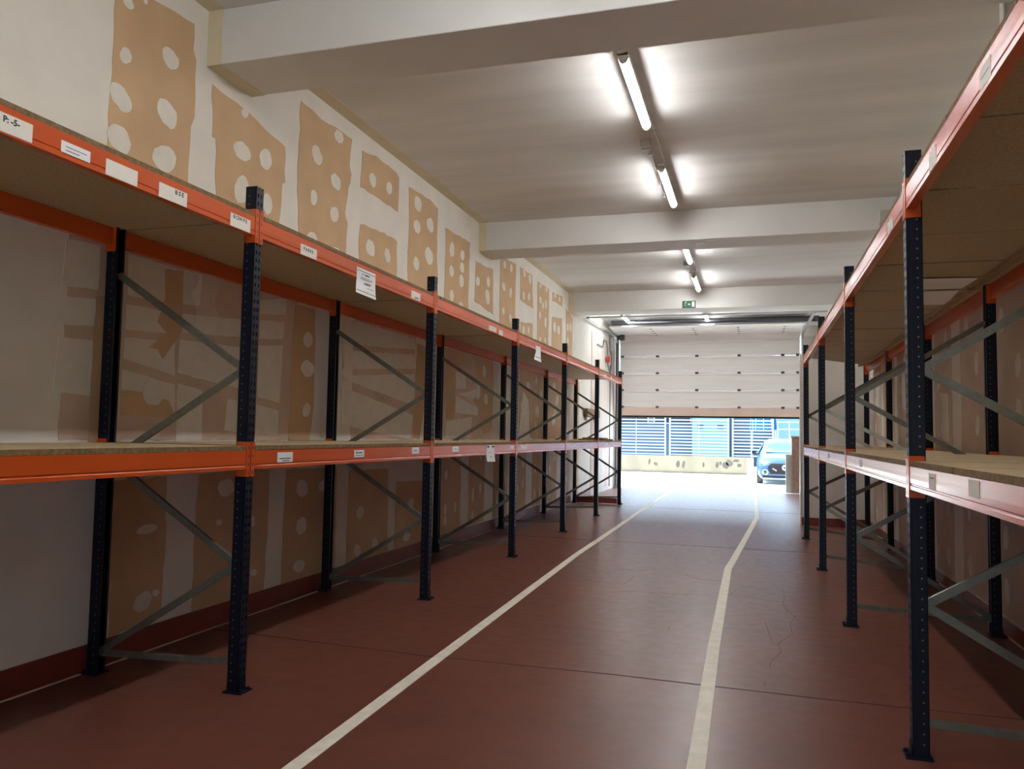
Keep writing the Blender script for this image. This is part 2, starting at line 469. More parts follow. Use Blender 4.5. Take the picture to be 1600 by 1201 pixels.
FILM_REFLECTIONS = [
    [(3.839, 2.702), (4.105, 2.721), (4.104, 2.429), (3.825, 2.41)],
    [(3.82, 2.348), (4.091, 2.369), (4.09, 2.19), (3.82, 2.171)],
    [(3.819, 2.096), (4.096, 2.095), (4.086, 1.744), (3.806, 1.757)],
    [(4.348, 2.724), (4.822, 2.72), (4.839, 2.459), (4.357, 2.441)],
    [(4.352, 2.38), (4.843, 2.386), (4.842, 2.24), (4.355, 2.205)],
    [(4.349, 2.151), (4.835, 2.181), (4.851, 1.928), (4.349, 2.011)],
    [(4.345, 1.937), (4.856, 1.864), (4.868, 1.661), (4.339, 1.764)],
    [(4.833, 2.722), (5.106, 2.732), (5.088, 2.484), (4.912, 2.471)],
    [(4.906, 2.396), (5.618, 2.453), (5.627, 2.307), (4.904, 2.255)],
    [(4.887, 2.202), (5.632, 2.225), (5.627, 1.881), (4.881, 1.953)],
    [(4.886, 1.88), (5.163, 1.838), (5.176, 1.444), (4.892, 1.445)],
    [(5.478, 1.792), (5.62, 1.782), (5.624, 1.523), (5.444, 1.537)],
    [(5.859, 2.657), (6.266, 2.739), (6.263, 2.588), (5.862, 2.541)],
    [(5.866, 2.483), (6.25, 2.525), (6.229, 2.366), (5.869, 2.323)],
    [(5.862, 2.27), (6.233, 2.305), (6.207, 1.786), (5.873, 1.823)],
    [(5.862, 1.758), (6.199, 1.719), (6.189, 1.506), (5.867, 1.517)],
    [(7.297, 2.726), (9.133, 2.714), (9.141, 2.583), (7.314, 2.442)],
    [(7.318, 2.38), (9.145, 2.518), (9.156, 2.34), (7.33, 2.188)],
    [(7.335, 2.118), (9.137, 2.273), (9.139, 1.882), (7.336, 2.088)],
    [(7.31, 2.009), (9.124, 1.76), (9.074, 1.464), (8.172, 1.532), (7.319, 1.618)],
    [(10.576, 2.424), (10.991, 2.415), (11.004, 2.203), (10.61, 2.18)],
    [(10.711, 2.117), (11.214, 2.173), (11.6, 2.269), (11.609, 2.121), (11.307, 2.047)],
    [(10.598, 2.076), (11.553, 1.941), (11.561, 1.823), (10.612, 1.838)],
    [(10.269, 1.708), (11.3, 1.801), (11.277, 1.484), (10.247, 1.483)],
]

# ================================================================== the room
XL, XR = -4.07, 1.97          # faces of the long walls
YB, YD = -6.0, 24.1           # back wall, door line
ZC, ZB = 4.80, 4.36           # ceiling, underside of the ceiling beams
rnd = random.Random(7)

# ---- floor with painted lanes and slab joints
floor = tag(box('floor', (XL - 0.2, YB - 0.2, -0.2), (XR + 0.2, YD, 0.0), M['floor']), 'glossy red-brown painted concrete floor with cracks', 'floor', kind='structure')

def strip(name, pts, wd, m, parent, z=0.003):
    """flat painted line through plan points"""
    mb = MB()
    L_, R_ = [], []
    for i, p in enumerate(pts):
        a = Vector(pts[max(i - 1, 0)])
        b = Vector(pts[min(i + 1, len(pts) - 1)])
        d = (b - a).normalized()
        n = Vector((-d.y, d.x)) * wd / 2
        L_.append(Vector(p) + n)
        R_.append(Vector(p) - n)
    for i in range(len(pts) - 1):
        mb.prism([(R_[i].x, R_[i].y), (R_[i + 1].x, R_[i + 1].y), (L_[i + 1].x, L_[i + 1].y), (L_[i].x, L_[i].y)], 'Z', -0.001, z)
    return mb.obj(name, m, parent)

strip('lane_line', [(-2.00, 1.0), (-2.03, 3.4), (-2.075, 5.0), (-2.21, 10.2), (-2.30, 23.0), (-2.31, 23.9)], 0.085, M['tape'], floor)
strip('lane_line', [(-0.24, 1.0), (-0.265, 3.96), (-0.29, 6.2), (-0.30, 9.9), (-0.27, 10.35), (0.045, 16.4), (0.05, 16.9), (0.02, 23.9)], 0.085, M['tape'], floor)
for y in (5.22, 11.75, 17.7):
    strip('slab_joint', [(XL, y + 0.12), (-2.2, y), (-0.9, y + 0.03), (0.45, y - 0.02), (XR, y)], 0.011, M['joint'], floor, 0.0015)
strip('wall_line', [(-4.035, -2.0), (-4.035, 19.8)], 0.022, M['tape'], floor)
strip('wall_line', [(1.935, -2.0), (1.935, 15.4)], 0.022, M['tape'], floor)


CRACKS = [[(0.281, 8.792), (0.277, 8.278), (0.256, 8.004), (0.281, 7.705), (0.339, 7.47), (0.284, 7.208), (0.289, 6.819), (0.166, 6.464), (0.188, 6.231), (0.108, 5.941), (0.096, 5.798)],
          [(-1.333, 7.985), (-1.185, 8.082), (-0.984, 8.09), (-0.706, 8.107), (-0.423, 8.172)],
          [(-0.258, 8.26), (-0.09, 8.27), (0.037, 8.182), (0.209, 8.083), (0.377, 8.284), (0.512, 8.477)],
          [(-1.565, 9.359), (-1.276, 9.331), (-1.11, 9.501)],
          [(-0.748, 9.263), (-0.554, 9.027), (-0.353, 9.04)],
          [(0.087, 7.157), (0.096, 7.008), (0.128, 6.492)],
          [(0.065, 5.438), (0.056, 5.347)],
          [(-0.663, 6.739), (-0.67, 6.544)],
          [(0.45, 9.859), (0.451, 9.578)],
          [(-1.314, 8.378), (-1.269, 8.953)],
          [(-0.232, 8.284), (-0.174, 8.606)]]
for c in CRACKS:
    strip('crack', c, 0.0035, M['crack'], floor, 0.0008)

# ---- ceiling and its concrete beams
ceil = tag(box('ceiling', (XL - 0.2, YB - 0.2, ZC), (XR + 0.2, YD + 0.1, ZC + 0.2), M['ceiling']), 'grey plastered ceiling with shallow ripples', 'ceiling', kind='structure')
BEAMS = [(-1.35, -0.75), (5.06, 5.64), (11.46, 12.08), (17.66, 18.3)]
for y0, y1 in BEAMS:
    b = box('concrete_beam', (XL, y0, ZB), (XR, y1, ZC), M['beam_paint'], ceil, 0.008)
    mb = MB()
    mb.box((XL, y0 - 0.003, ZB - 0.003), (XL + 0.13, y1 + 0.003, ZC - 0.001))
    mb.obj('cream_band', M['cream'], b)
box('cream_band', (XL, YB, ZC - 0.003), (XL + 0.16, 18.0, ZC), M['cream'], ceil)
for x, y in ((-1.15, 11.62), (-0.75, 11.72)):                     # chipped spots under the second beam
    MB().prism(blob(x, y, 0.06, 0.03, rnd, 10), 'Z', ZB - 0.002, ZB).obj('chip', M['grey_plastic'], ceil)

# ---- left wall with its half-finished plasterboard
wl = tag(box('wall_left', (XL - 0.2, YB - 0.2, 0), (XL, YD, ZC), M['plaster']), 'long cream wall of half-finished plasterboard with white filler', 'wall', kind='structure')

EPS = [0]
def eps():
    EPS[0] += 1
    return (EPS[0] % 97) * 0.000012

def on_left_wall(name, poly, depth, m, parent, rough=True, amp=0.012, base=0.0):
    depth += eps()
    p = rough_poly(poly, rnd, 0.09, amp) if rough else poly
    return MB().prism(p, 'X', XL + base, XL + base + depth).obj(name, m, parent)

for poly, spots in PANELS_HIGH:
    b = on_left_wall('plasterboard', poly, 0.004, M['tan'], wl)
    for (y, z, ry, rz) in spots:
        on_left_wall('filler_spot', blob(y, z, ry, rz, rnd), 0.0055, M['filler'], b, False)
# broad boards behind the lower bays; bare gaps read as dark bands of the painted reflections
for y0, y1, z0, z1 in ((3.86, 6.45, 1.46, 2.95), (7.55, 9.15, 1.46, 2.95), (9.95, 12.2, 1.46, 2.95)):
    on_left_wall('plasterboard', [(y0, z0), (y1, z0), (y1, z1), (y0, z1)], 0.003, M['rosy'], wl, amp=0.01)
for poly, spots in PANELS_LOW:
    b = on_left_wall('plasterboard', poly, 0.0045, M['tan'], wl, amp=0.008)
    for (y, z, ry, rz) in spots:
        on_left_wall('filler_spot', blob(y, z, ry, rz, rnd), 0.0065, M['filler'], b, False)
for poly in FILM_REFLECTIONS:  # reflections in the wall film, painted as pale patches
    on_left_wall('pale_patch', poly, 0.004, M['filler'], wl, amp=0.005)
y = 10.1
while y < 18.6:                                                  # boards standing on the skirting further along
    wd = rnd.uniform(0.55, 0.8)
    b = on_left_wall('plasterboard', [(y, 0.18), (y + wd, 0.18), (y + wd, 1.4), (y, 1.4)], 0.0045, M['tan'], wl)
    for k in range(rnd.randint(3, 5)):
        on_left_wall('filler_spot', blob(y + wd * rnd.choice((0.25, 0.72)), rnd.uniform(0.3, 1.3), 0.05, 0.08, rnd), 0.0065, M['filler'], b, False)
    if y > 14.2:
        b = on_left_wall('plasterboard', [(y, 1.46), (y + wd, 1.46), (y + wd, 2.85), (y, 2.85)], 0.0045, M['tan'], wl)
        for k in range(rnd.randint(3, 5)):
            on_left_wall('filler_spot', blob(y + wd * rnd.choice((0.25, 0.72)), rnd.uniform(1.55, 2.7), 0.05, 0.09, rnd), 0.0065, M['filler'], b, False)
    y += wd + rnd.uniform(0.3, 0.5)
# bare old wall next to the door
mb = MB()
for i in range(5):
    y0 = 20.4 + i * 0.74
    on_left_wall('wall_plank', [(y0, 0.0), (y0 + 0.73, 0.0), (y0 + 0.73, 4.3), (y0, 4.3)], 0.012, M['rawwall'], wl, False)
on_left_wall('stained_patch', [(20.45, 0.2), (20.95, 0.15), (20.9, 2.4), (20.5, 2.7)], 0.014, M['pinkwall'], wl)
on_left_wall('stained_patch', [(22.3, 0.1), (23.2, 0.1), (23.0, 1.3), (22.5, 1.25)], 0.014, M['pinkwall'], wl)
tag(MB().box((XL, -2, 0), (XL + 0.018, 20.3, 0.165)).obj('baseboard_left', M['redskirt'], None, 0.003), 'red painted skirting along the plasterboard wall', 'skirting', kind='structure')

# ---- right wall, back wall, end partition and door wall
wr = tag(box('wall_right', (XR, YB - 0.2, 0), (XR + 0.2, YD, ZC), M['plaster']), 'long wall of tan plasterboard behind the right-hand rack', 'wall', kind='structure')
y = 1.0
while y < 15.0:
    wd = rnd.uniform(0.7, 1.0)
    poly = rough_poly([(y, 0.13), (y + wd, 0.13), (y + wd, 3.6), (y, 3.6)], rnd)
    b = MB().prism(poly, 'X', XR, XR - 0.004 - eps()).obj('plasterboard', M['rosy'], wr)
    for k in range(6):
        MB().prism(blob(y + wd * rnd.choice((0.28, 0.7)), 0.4 + 0.45 * k + rnd.uniform(-0.1, 0.1), 0.07, 0.1, rnd), 'X', XR, XR - 0.006 - eps()).obj('filler_spot', M['filler'], b)
    if rnd.random() < 0.7:
        z0 = rnd.uniform(1.5, 2.0)
        MB().prism(rough_poly([(y + 0.1, z0), (y + 0.5, z0 + 0.05), (y + 0.5, z0 + 0.55), (y + 0.12, z0 + 0.5)], rnd), 'X', XR, XR - 0.0085 - eps()).obj('pale_patch', M['filler'], wr)
    y += wd + rnd.uniform(0.25, 0.4)
tag(MB().box((XR - 0.018, -2, 0), (XR, 15.45, 0.115)).obj('baseboard_right', M['redskirt'], None, 0.003), 'red painted skirting behind the right-hand rack', 'skirting', kind='structure')
wb = tag(box('wall_back', (XL, YB - 0.2, 2.15), (XR, YB, ZC), M['plaster']), 'cream wall behind the viewer with an added doorway for fill light', 'wall', kind='structure')  # unseen doorway added to brighten the walls under the shelves
box('wall_piece', (XL, YB - 0.2, 0), (-1.65, YB, 2.15), M['plaster'], wb)
box('wall_piece', (-0.25, YB - 0.2, 0), (XR, YB, 2.15), M['plaster'], wb)
tag(box('ground_back', (-20, -30, -0.2), (18, YB - 0.2, -0.004), M['yard']), 'concrete forecourt outside the added doorway behind the viewer', 'ground', kind='structure')
we = tag(box('wall_end', (0.815, 15.45, 0), (XR, 15.6, 3.1), M['plaster']), 'short cream partition closing the right-hand rack', 'wall', kind='structure')
box('edge_trim', (0.795, 15.44, 0), (0.815, 15.61, 3.12), M['white_plastic'], we)
tag(MB().box((0.815, 15.432, 0), (XR - 0.018, 15.45, 0.14)).obj('baseboard_end', M['redskirt'], None, 0.003), 'red painted skirting on the short partition', 'skirting', kind='structure')
wf = tag(box('wall_front', (XL, YD, 4.5), (XR, YD + 0.25, ZC), M['plaster']), 'door wall with header above the overhead door', 'wall', kind='structure')
box('door_jamb', (XL, YD, 0), (-3.9, YD + 0.25, 4.5), M['rawwall'], wf)
box('door_jamb', (1.27, YD, 0), (XR, YD + 0.25, 4.5), M['rawwall'], wf)

# ---- overhead sectional door, half raised
dr = tag(empty('door_1', (-1.3, 24.0, 2.13)), 'pale grey sectional overhead door raised half way', 'door', kind='structure')
def dpart(name, mb, m, parent=dr, **k):
    o = mb.obj(name, m, parent, **k)
    o.matrix_parent_inverse = Matrix.Identity(4)
    if parent is dr:
        o.location = (1.3, -24.0, -2.13)
    return o
X0, X1 = -3.88, 1.25
HX = [-2.77, -1.62, -0.42, 0.78]
zs = [2.43, 2.935, 3.44, 3.945, 4.40]
p = dpart('bottom_panel', MB().box((X0, 23.98, 2.17), (X1, 24.03, 2.425)), M['doorpink'], bevel=0.006)
dpart('bottom_seal', MB().box((X0, 23.975, 2.12), (X1, 24.035, 2.17)), M['rubber'])
for i in range(4):
    z0, z1 = zs[i], zs[i + 1]
    mb = MB().prism([(23.975, z0 + 0.012), (23.985, z0 + 0.002), (24.03, z0 + 0.002), (24.03, z1 - 0.004), (23.99, z1 - 0.004), (23.965, z1 - 0.03),
                     (23.965, z1 - 0.06), (23.98, z1 - 0.085), (23.98, z0 + 0.05), (23.975, z0 + 0.04)], 'X', X0, X1)
    p = dpart('door_panel', mb, M['door'])
    for hx in HX + [X0 + 0.06, X1 - 0.06]:
        h = MB().box((hx - 0.045, 23.945, z0 - 0.03), (hx + 0.045, 23.975, z0 + 0.035)).cyl((hx - 0.05, 23.95, z0), (hx + 0.05, 23.95, z0), 0.012, 8)
        dpart('hinge', h, M['darksteel'], p)
# the curve and the panels lying flat under the ceiling
pts = [(24.0, 4.40), (23.96, 4.46), (23.85, 4.53), (23.70, 4.555)]
mb = MB().prism([(23.98, 4.40), (24.03, 4.40), (23.99, 4.49), (23.87, 4.565), (23.70, 4.59), (23.70, 4.55), (23.84, 4.52), (23.94, 4.46)], 'X', X0, X1)
dpart('curved_panel', mb, M['door'], smooth=False)
for i in range(4):
    y1 = 23.69 - i * 0.45
    p = dpart('flat_panel', MB().box((X0, y1 - 0.44, 4.555 + i * 0.004), (X1, y1, 4.595 + i * 0.004)), M['door'], bevel=0.006)
    for hx in HX:
        dpart('hinge', MB().box((hx - 0.03, y1 - 0.02, 4.545), (hx + 0.03, y1 + 0.015, 4.556)), M['darksteel'], p)
for sx, xx in ((-1, -3.95), (1, 1.32)):
    mb = MB().box((xx - 0.03, 23.93, 0.0), (xx + 0.03, 24.03, 4.4)).obox((xx, 23.98, 4.38), (xx, 23.8, 4.54), 0.06, 0.05).obox((xx, 23.82, 4.54), (xx, 19.35, 4.47), 0.06, 0.06)
    dpart('track', mb, M['steel'])
dpart('torsion_drum', MB().cyl((X0 + 0.1, 21.75, 4.66), (1.6, 21.75, 4.66), 0.075, 20), M['darksteel'], smooth=True)
dpart('cross_bar', MB().box((-4.0, 19.35, 4.455), (1.6, 19.39, 4.495)), M['steel'])
dpart('spring_coil', MB().cyl((-3.83, 23.55, 4.50), (-3.70, 23.55, 4.50), 0.11, 14).cyl((-3.90, 23.4, 4.46), (-3.82, 23.4, 4.46), 0.07, 12), M['darksteel'])

# ---- door motor box with its cables and emergency pull on the left wall
mt = tag(empty('door_control', (-3.97, 23.1, 3.9)), 'grey door control box with looping cables on the left wall', 'control box')
def cpart(name, mb, m, **k):
    o = mb.obj(name, m, mt, **k)
    o.location = (3.99, -23.1, -3.9)
cpart('housing', MB().box((-4.058, 23.0, 4.02), (-3.97, 23.35, 4.42)), M['steel'], bevel=0.01)
pts = [(-4.05, 21.0, 4.0), (-4.05, 21.8, 4.0), (-4.05, 22.0, 4.22), (-4.05, 22.35, 4.24), (-4.05, 22.6, 4.05), (-4.04, 22.5, 3.8), (-4.03, 22.55, 3.55), (-4.03, 22.8, 3.38), (-4.03, 23.1, 3.5), (-4.03, 23.1, 3.85), (-4.03, 22.95, 4.0)]
cpart('cable', MB().tube(pts, 0.012, 6), M['cable'])
cpart('pull_handle', MB().cyl((-4.045, 22.42, 3.72), (-4.0, 22.42, 3.72), 0.10, 14).torus((-3.99, 22.42, 3.72), (1, 0, 0), 0.08, 0.02, 16), M['red'])
cpart('conduit', MB().cyl((-4.035, 22.95, 0.1), (-4.035, 22.95, 3.6), 0.014, 8).cyl((-3.99, 23.8, 0.05), (-3.99, 23.8, 4.35), 0.02, 8), M['cable'])

# ================================================================== ceiling tubes
def tube_light(y0, y1, label, x=-1.04):
    t = tag(empty('tube_light', (x, y0, 4.67)), label, 'lamp', 'fluorescent tubes along the ceiling')
    L_ = y1 - y0
    MB().box((-0.046, 0.0, 0.014), (0.046, L_, 0.06)).box((-0.02, 0.2, 0.06), (0.02, 0.26, 0.126)).box((-0.02, L_ - 0.26, 0.06), (0.02, L_ - 0.2, 0.126)).obj('housing', M['white_plastic'], t, 0.004)
    prof = [(0.048 * math.cos(-PI * (0.14 + 0.072 * i)), 0.046 + 0.072 * math.sin(-PI * (0.14 + 0.072 * i))) for i in range(11)]
    MB().prism(prof, 'Y', 0.06, L_ - 0.04).obj('diffuser', M['tube'], t)
    for a, b in ((0.0, 0.06), (L_ - 0.04, L_)):
        prof2 = [(0.045 * math.cos(-PI * i / 10), 0.032 + 0.064 * math.sin(-PI * i / 10)) for i in range(11)]
        MB().prism(prof2, 'Y', a, b).obj('end_cap', M['white_plastic'], t)
    return t
tube_light(6.37, 7.95, 'lit ceiling tube, largest and nearest, just past the first concrete beam')
tube_light(9.22, 10.80, 'lit ceiling tube just in front of the second concrete beam')
tube_light(12.95, 14.45, 'lit ceiling tube just past the second concrete beam', -1.10)
tube_light(15.70, 17.25, 'lit ceiling tube above the green exit sign', -1.13)
tube_light(20.6, 22.1, 'short-looking pale tube above the raised door', -1.2)
tube_light(20.5, 22.0, 'small lit tube at the far left corner above the raised door', -3.3)
tube_light(0.2, 1.75, 'ceiling tube above the viewer, outside the view')
tube_light(2.9, 4.45, 'ceiling tube just in front of the first concrete beam, outside the view')

def conduit(x, y0, y1, label):
    mb = MB().cyl((x, y0, ZC - 0.02), (x, y1, ZC - 0.02), 0.009, 8)
    k = y0 + 0.25
    while k < y1:
        mb.box((x - 0.02, k, ZC - 0.035), (x + 0.02, k + 0.03, ZC))
        k += 0.55
    tag(mb.obj('conduit', M['white_plastic']), label, 'conduit')
conduit(-1.01, 7.95, 9.3, 'thin white conduit joining the two tubes between the first and second beams')
conduit(-1.14, 8.75, 10.9, 'thin white conduit running back from the near junction box')
conduit(-1.06, 14.45, 15.75, 'thin white conduit joining the two tubes beyond the second beam')
conduit(-1.20, 15.05, 17.2, 'thin white conduit running back from the far junction box')
def jbox(x, y, label):
    t = tag(empty('junction_box', (x, y, ZC)), label, 'junction box')
    MB().box((-0.055, -0.055, -0.08), (0.055, 0.055, 0)).obj('body', M['grey_plastic'], t, 0.006)
    MB().box((-0.05, 0.055, -0.09), (0.05, 0.075, -0.05)).cyl((0, 0.05, -0.03), (0, 0.09, -0.03), 0.018, 10).obj('gland', M['white_plastic'], t)
jbox(-1.14, 8.62, 'small grey junction box on the ceiling between the first two tubes')
jbox(-1.20, 14.95, 'small grey junction box on the ceiling between the two far tubes')

# ---- emergency exit sign on the third beam
ex = tag(empty('exit_sign', (-1.36, 17.655, 4.45)), 'green emergency exit sign on the third ceiling beam', 'sign')
MB().box((-0.14, -0.02, -0.075), (0.14, 0.0, 0.075)).obj('sign_plate', M['green'], ex)
mb = MB()
# running figure
mb.cyl((-0.075, -0.0225, 0.045), (-0.075, -0.02, 0.045), 0.012, 12)
for a, b, wv in (((-0.08, 0.035), (-0.092, 0.0), 0.02), ((-0.09, 0.0), (-0.07, -0.025), 0.013), ((-0.07, -0.025), (-0.078, -0.055), 0.012), ((-0.093, 0.0), (-0.105, -0.025), 0.013), ((-0.105, -0.025), (-0.125, -0.028), 0.012), ((-0.08, 0.03), (-0.055, 0.01), 0.01), ((-0.085, 0.03), (-0.112, 0.018), 0.01)):
    mb.obox((a[0], -0.021, a[1]), (b[0], -0.021, b[1]), 0.003, wv, upv=(0, -1, 0.001))
mb.obj('running_figure', M['signwhite'], ex)
MB().prism([(-0.025, -0.008), (0.0, -0.008), (0.0, -0.022), (0.022, 0), (0.0, 0.022), (0.0, 0.008), (-0.025, 0.008)], 'Y', -0.0225, -0.02).obj('arrow', M['signwhite'], ex)
MB().box((0.06, -0.0225, -0.055), (0.115, -0.02, 0.055)).obj('doorway_symbol', M['signwhite'], ex)

# ---- small fittings on the beams at the right
def fitting(name, loc, size, label):
    t = tag(empty(name, loc), label, 'fitting')
    a, b, c = size
    MB().box((0, 0, 0), (a, b, c)).obj('body', M['grey_plastic'], t, 0.012)
    MB().box((-0.012, 0.01, 0.0), (0.0, b - 0.01, c * 0.9)).obj('side_cover', M['white_plastic'], t, 0.004)
fitting('beam_fitting', (1.60, 11.32, 4.42), (0.16, 0.14, 0.17), 'small grey box with white side fixed to the second ceiling beam')
fitting('beam_fitting', (1.58, 12.12, 4.27), (0.16, 0.24, 0.09), 'small pale fitting under the far edge of the second ceiling beam')
fitting('beam_fitting', (1.55, 5.66, 4.10), (0.20, 0.10, 0.70), 'upright pale box at the top right corner above the rack')

# ================================================================== pallet racks
HT = 3.03
BEAM_H = 0.113
ZUP, ZLOW = 2.722, 1.307      # undersides of the upper and lower beams
BT = 0.026                    # shelf board thickness

def upright_mesh():
    """perforated open profile; the slotted face looks along +X"""
    mb = MB()
    t = 0.003
    xf, xb, hw = 0.04, -0.036, 0.036
    for a, b in ((-hw, -0.021), (-0.010, 0.010), (0.021, hw)):
        mb.box((xf - t, a, 0.008), (xf, b, HT))
    n = int(HT / 0.05)
    for k in range(n + 1):
        z0 = max(0.008, k * 0.05 - 0.013)
        z1 = min(HT, k * 0.05 + 0.013)
        for a, b in ((-0.021, -0.010), (0.010, 0.021)):
            mb.box((xf - t, a, z0), (xf, b, z1))
    for s in (-1, 1):
        mb.box((xb, s * hw, 0.008), (xf, s * (hw - t), HT))
        mb.box((xb, s * hw, 0.008), (xb + t, s * (hw - 0.016), HT))
        mb.box((xf - 0.030, s * (hw + 0.0015), 0.008), (xf - 0.022, s * hw, HT))      # stiffening ridge
        for k in range(1, n):
            z = k * 0.05 + 0.02
            mb.box((-0.014, s * (hw + 0.0006), z - 0.004), (-0.007, s * hw, z + 0.004), 1)  # pale squares painted in for light showing through the side holes
    mb.box((xb + 0.01, -hw + 0.004, HT - 0.012), (xf - 0.004, hw - 0.004, HT - 0.008))
    return mb.mesh('upright', [M['navy'], M['galv']], fix=True)
UPRIGHT = upright_mesh()
FOOT = MB().box((-0.05, -0.058, 0), (0.075, 0.058, 0.008)).box((0.043, -0.03, 0.008), (0.047, 0.03, 0.07)).cyl((0.06, 0.035, 0.008), (0.06, 0.035, 0.022), 0.011, 8).cyl((0.06, -0.035, 0.008), (0.06, -0.035, 0.022), 0.011, 8).mesh('foot_plate', [M['navy']])

def beam_mesh(L_):
    w_, h = 0.045, BEAM_H
    prof = [(-w_, 0), (0, 0), (0, 0.018), (-0.003, 0.022), (-0.003, 0.027), (0, 0.031), (0.0005, 0.055), (0, 0.075), (0, h), (-w_, h)]
    return MB().prism(prof, 'Y', 0, L_).mesh('beam', [M['orange']])
def connector_mesh():
    """one end plate; beam leaves towards +Y from y=0"""
    mb = MB()
    mb.box((-0.07, -0.004, -0.042), (0.0035, 0.0, BEAM_H + 0.052))
    mb.box((0.0, -0.036, -0.042), (0.0038, -0.001, BEAM_H + 0.052))
    for k in range(4):
        z = -0.02 + k * 0.05
        mb.box((0.0038, -0.024, z - 0.009), (0.0042, -0.016, z + 0.009), 1)
    mb.box((0.0038, -0.0285, BEAM_H + 0.04), (0.006, -0.022, BEAM_H + 0.047), 1)
    return mb.mesh('connector', [M['orange'], M['navy']])
CONN = connector_mesh()

def brace(rack, p, q, w_=0.038):
    """thin cold-rolled channel between two points in a frame plane"""
    p, q = Vector(p), Vector(q)
    d = (q - p).normalized()
    sd = d.cross(Vector((0, 1, 0))).normalized()
    mb = MB()
    mb.obox(p, q, 0.003, w_, upv=sd)
    for s in (-1, 1):
        o = sd * (s * w_ / 2) + Vector((0, 0.010, 0))
        mb.obox(p + o, q + o, 0.022, 0.003, upv=sd)
    for c in (p, q):
        mb.cyl(c + Vector((0, -0.014, 0)), c + Vector((0, 0.012, 0)), 0.010, 8)
    return mb.obj('brace', M['galv'], rack)

def label_mesh(w_, h, m, txt=None, size=0.02, off=(0, 0), lines=()):
    """plate in the local YZ plane facing +X, lettering in ink"""
    mb = MB().box((0, -w_ / 2, -h / 2), (0.0012, w_ / 2, h / 2))
    if txt:
        me = text_mesh(txt)
        mw = Matrix(((0, 0, 1, 0.0015), (size, 0, 0, off[0]), (0, size, 0, off[1]), (0, 0, 0, 1)))
        mb.add_mesh(me, mw, 1)
    for (a, b, z, th) in lines:
        mb.box((0.0012, a, z - th / 2), (0.0015, b, z + th / 2), 1)
    return mb.mesh('label', [m, M['ink']], fix=False)

def build_rack(name, label, side, xf, xr, frames, posts, joints, labels_up, labels_low):
    """side +1: aisle lies towards +X (left rack); frames = [(front_y, rear_y), ...]; posts = extra rear uprights"""
    root = tag(empty(name, (xf, frames[0][0], 0)), label, 'rack')
    off = Vector(root.location)
    rz = 0.0 if side > 0 else PI
    def place(o, loc=None, rot=None):
        o.location = Vector(loc if loc else (0, 0, 0)) - off
        if rot:
            o.rotation_euler = rot
        return o
    def post(x, y, face):
        u_ = place(link('upright', UPRIGHT, root), (x, y, 0), (0, 0, 0 if face > 0 else PI))
        f_ = link('foot_plate', FOOT, u_)
        return u_
    for fy, ry in frames:
        post(xf, fy, side)
        if ry is not None:
            post(xr, ry, -side)
            def node(z, rear):
                x = (xr + side * 0.03) if rear else (xf - side * 0.03)
                return (x, (ry if rear else fy), z)
            zz = [(0.14, 1), (0.735, 0), (1.335, 1), (1.91, 0), (2.53, 1)]
            for (za, a), (zb, b) in zip(zz, zz[1:]):
                place(brace(root, node(za, a), node(zb, b)))
            place(brace(root, node(0.165, 0), node(0.125, 1), 0.034))
    for y in posts:
        post(xr, y, -side)
    # beams
    rear_y = sorted([r for _, r in frames if r is not None] + list(posts))
    front_y = [f for f, _ in frames]
    made = {}
    def beam(x, face, ya, yb, z):
        L_ = yb - ya - 0.08
        key = round(L_, 3)
        if key not in made:
            made[key] = beam_mesh(L_)
        xo = x + face * 0.040
        b = link('beam', made[key], root)
        if face > 0:
            place(b, (xo, ya + 0.04, z))
            b.rotation_euler = (0, 0, 0)
        else:
            place(b, (xo, yb - 0.04, z), (0, 0, PI))
        c1 = link('connector', CONN, b, loc=(0, 0, 0))
        c2 = link('connector', CONN, b, loc=(0, L_, 0))
        c2.scale = (1, -1, 1)
        return b, ya, yb, xo, face
    out = {}
    for lv, z in (('up', ZUP), ('low', ZLOW)):
        for a, b in zip(front_y, front_y[1:]):
            out[(lv, a)] = beam(xf, side, a, b, z)
        for a, b in zip(rear_y, rear_y[1:]):
            beam(xr, -side, a, b, z)
    # shelf boards
    rb = random.Random(3 if side > 0 else 5)
    x0, x1 = sorted((xf + side * 0.037, xr - side * 0.037))
    for z in (ZUP, ZLOW):
        for a, b in zip(joints, joints[1:]):
            g = 0.010
            za = z + BEAM_H + 0.001 + rb.choice((0.0, 0.0, 0.003))
            # boards stop at the uprights' lines and are notched round them
            mb = MB()
            mb.box((x0, a[0] + g, za), (x1, b[0] - g, za + BT)) if abs(a[0] - a[1]) < 1e-3 and abs(b[0] - b[1]) < 1e-3 else \
                mb.prism([(xf + side * 0.037, a[0] + g), (xr - side * 0.037, a[1] + g), (xr - side * 0.037, b[1] - g), (xf + side * 0.037, b[0] - g)], 'Z', za, za + BT)
            ob = place(mb.obj('shelf_board', [M['board'], M['boardedge']], root))
            for pf in ob.data.polygons:
                if abs(pf.normal.z) < 0.5:
                    pf.material_index = 1
    # stickers on the aisle face of the front beams
    for lv, lst, z in (('up', labels_up, ZUP), ('low', labels_low, ZLOW)):
        for (yc, w_, zc, h, m, txt, size, offs, lines) in lst:
            for (lvk, a), (b, ya, yb, xo, face) in out.items():
                if lvk == lv and ya < yc < yb:
                    me = label_mesh(w_, h, m, txt, size, offs, lines)
                    ly = yc - (ya + 0.04) if face > 0 else (yb - 0.04) - yc
                    link('label', me, b, loc=(0.0004, ly, zc - z))
    return root, out, place

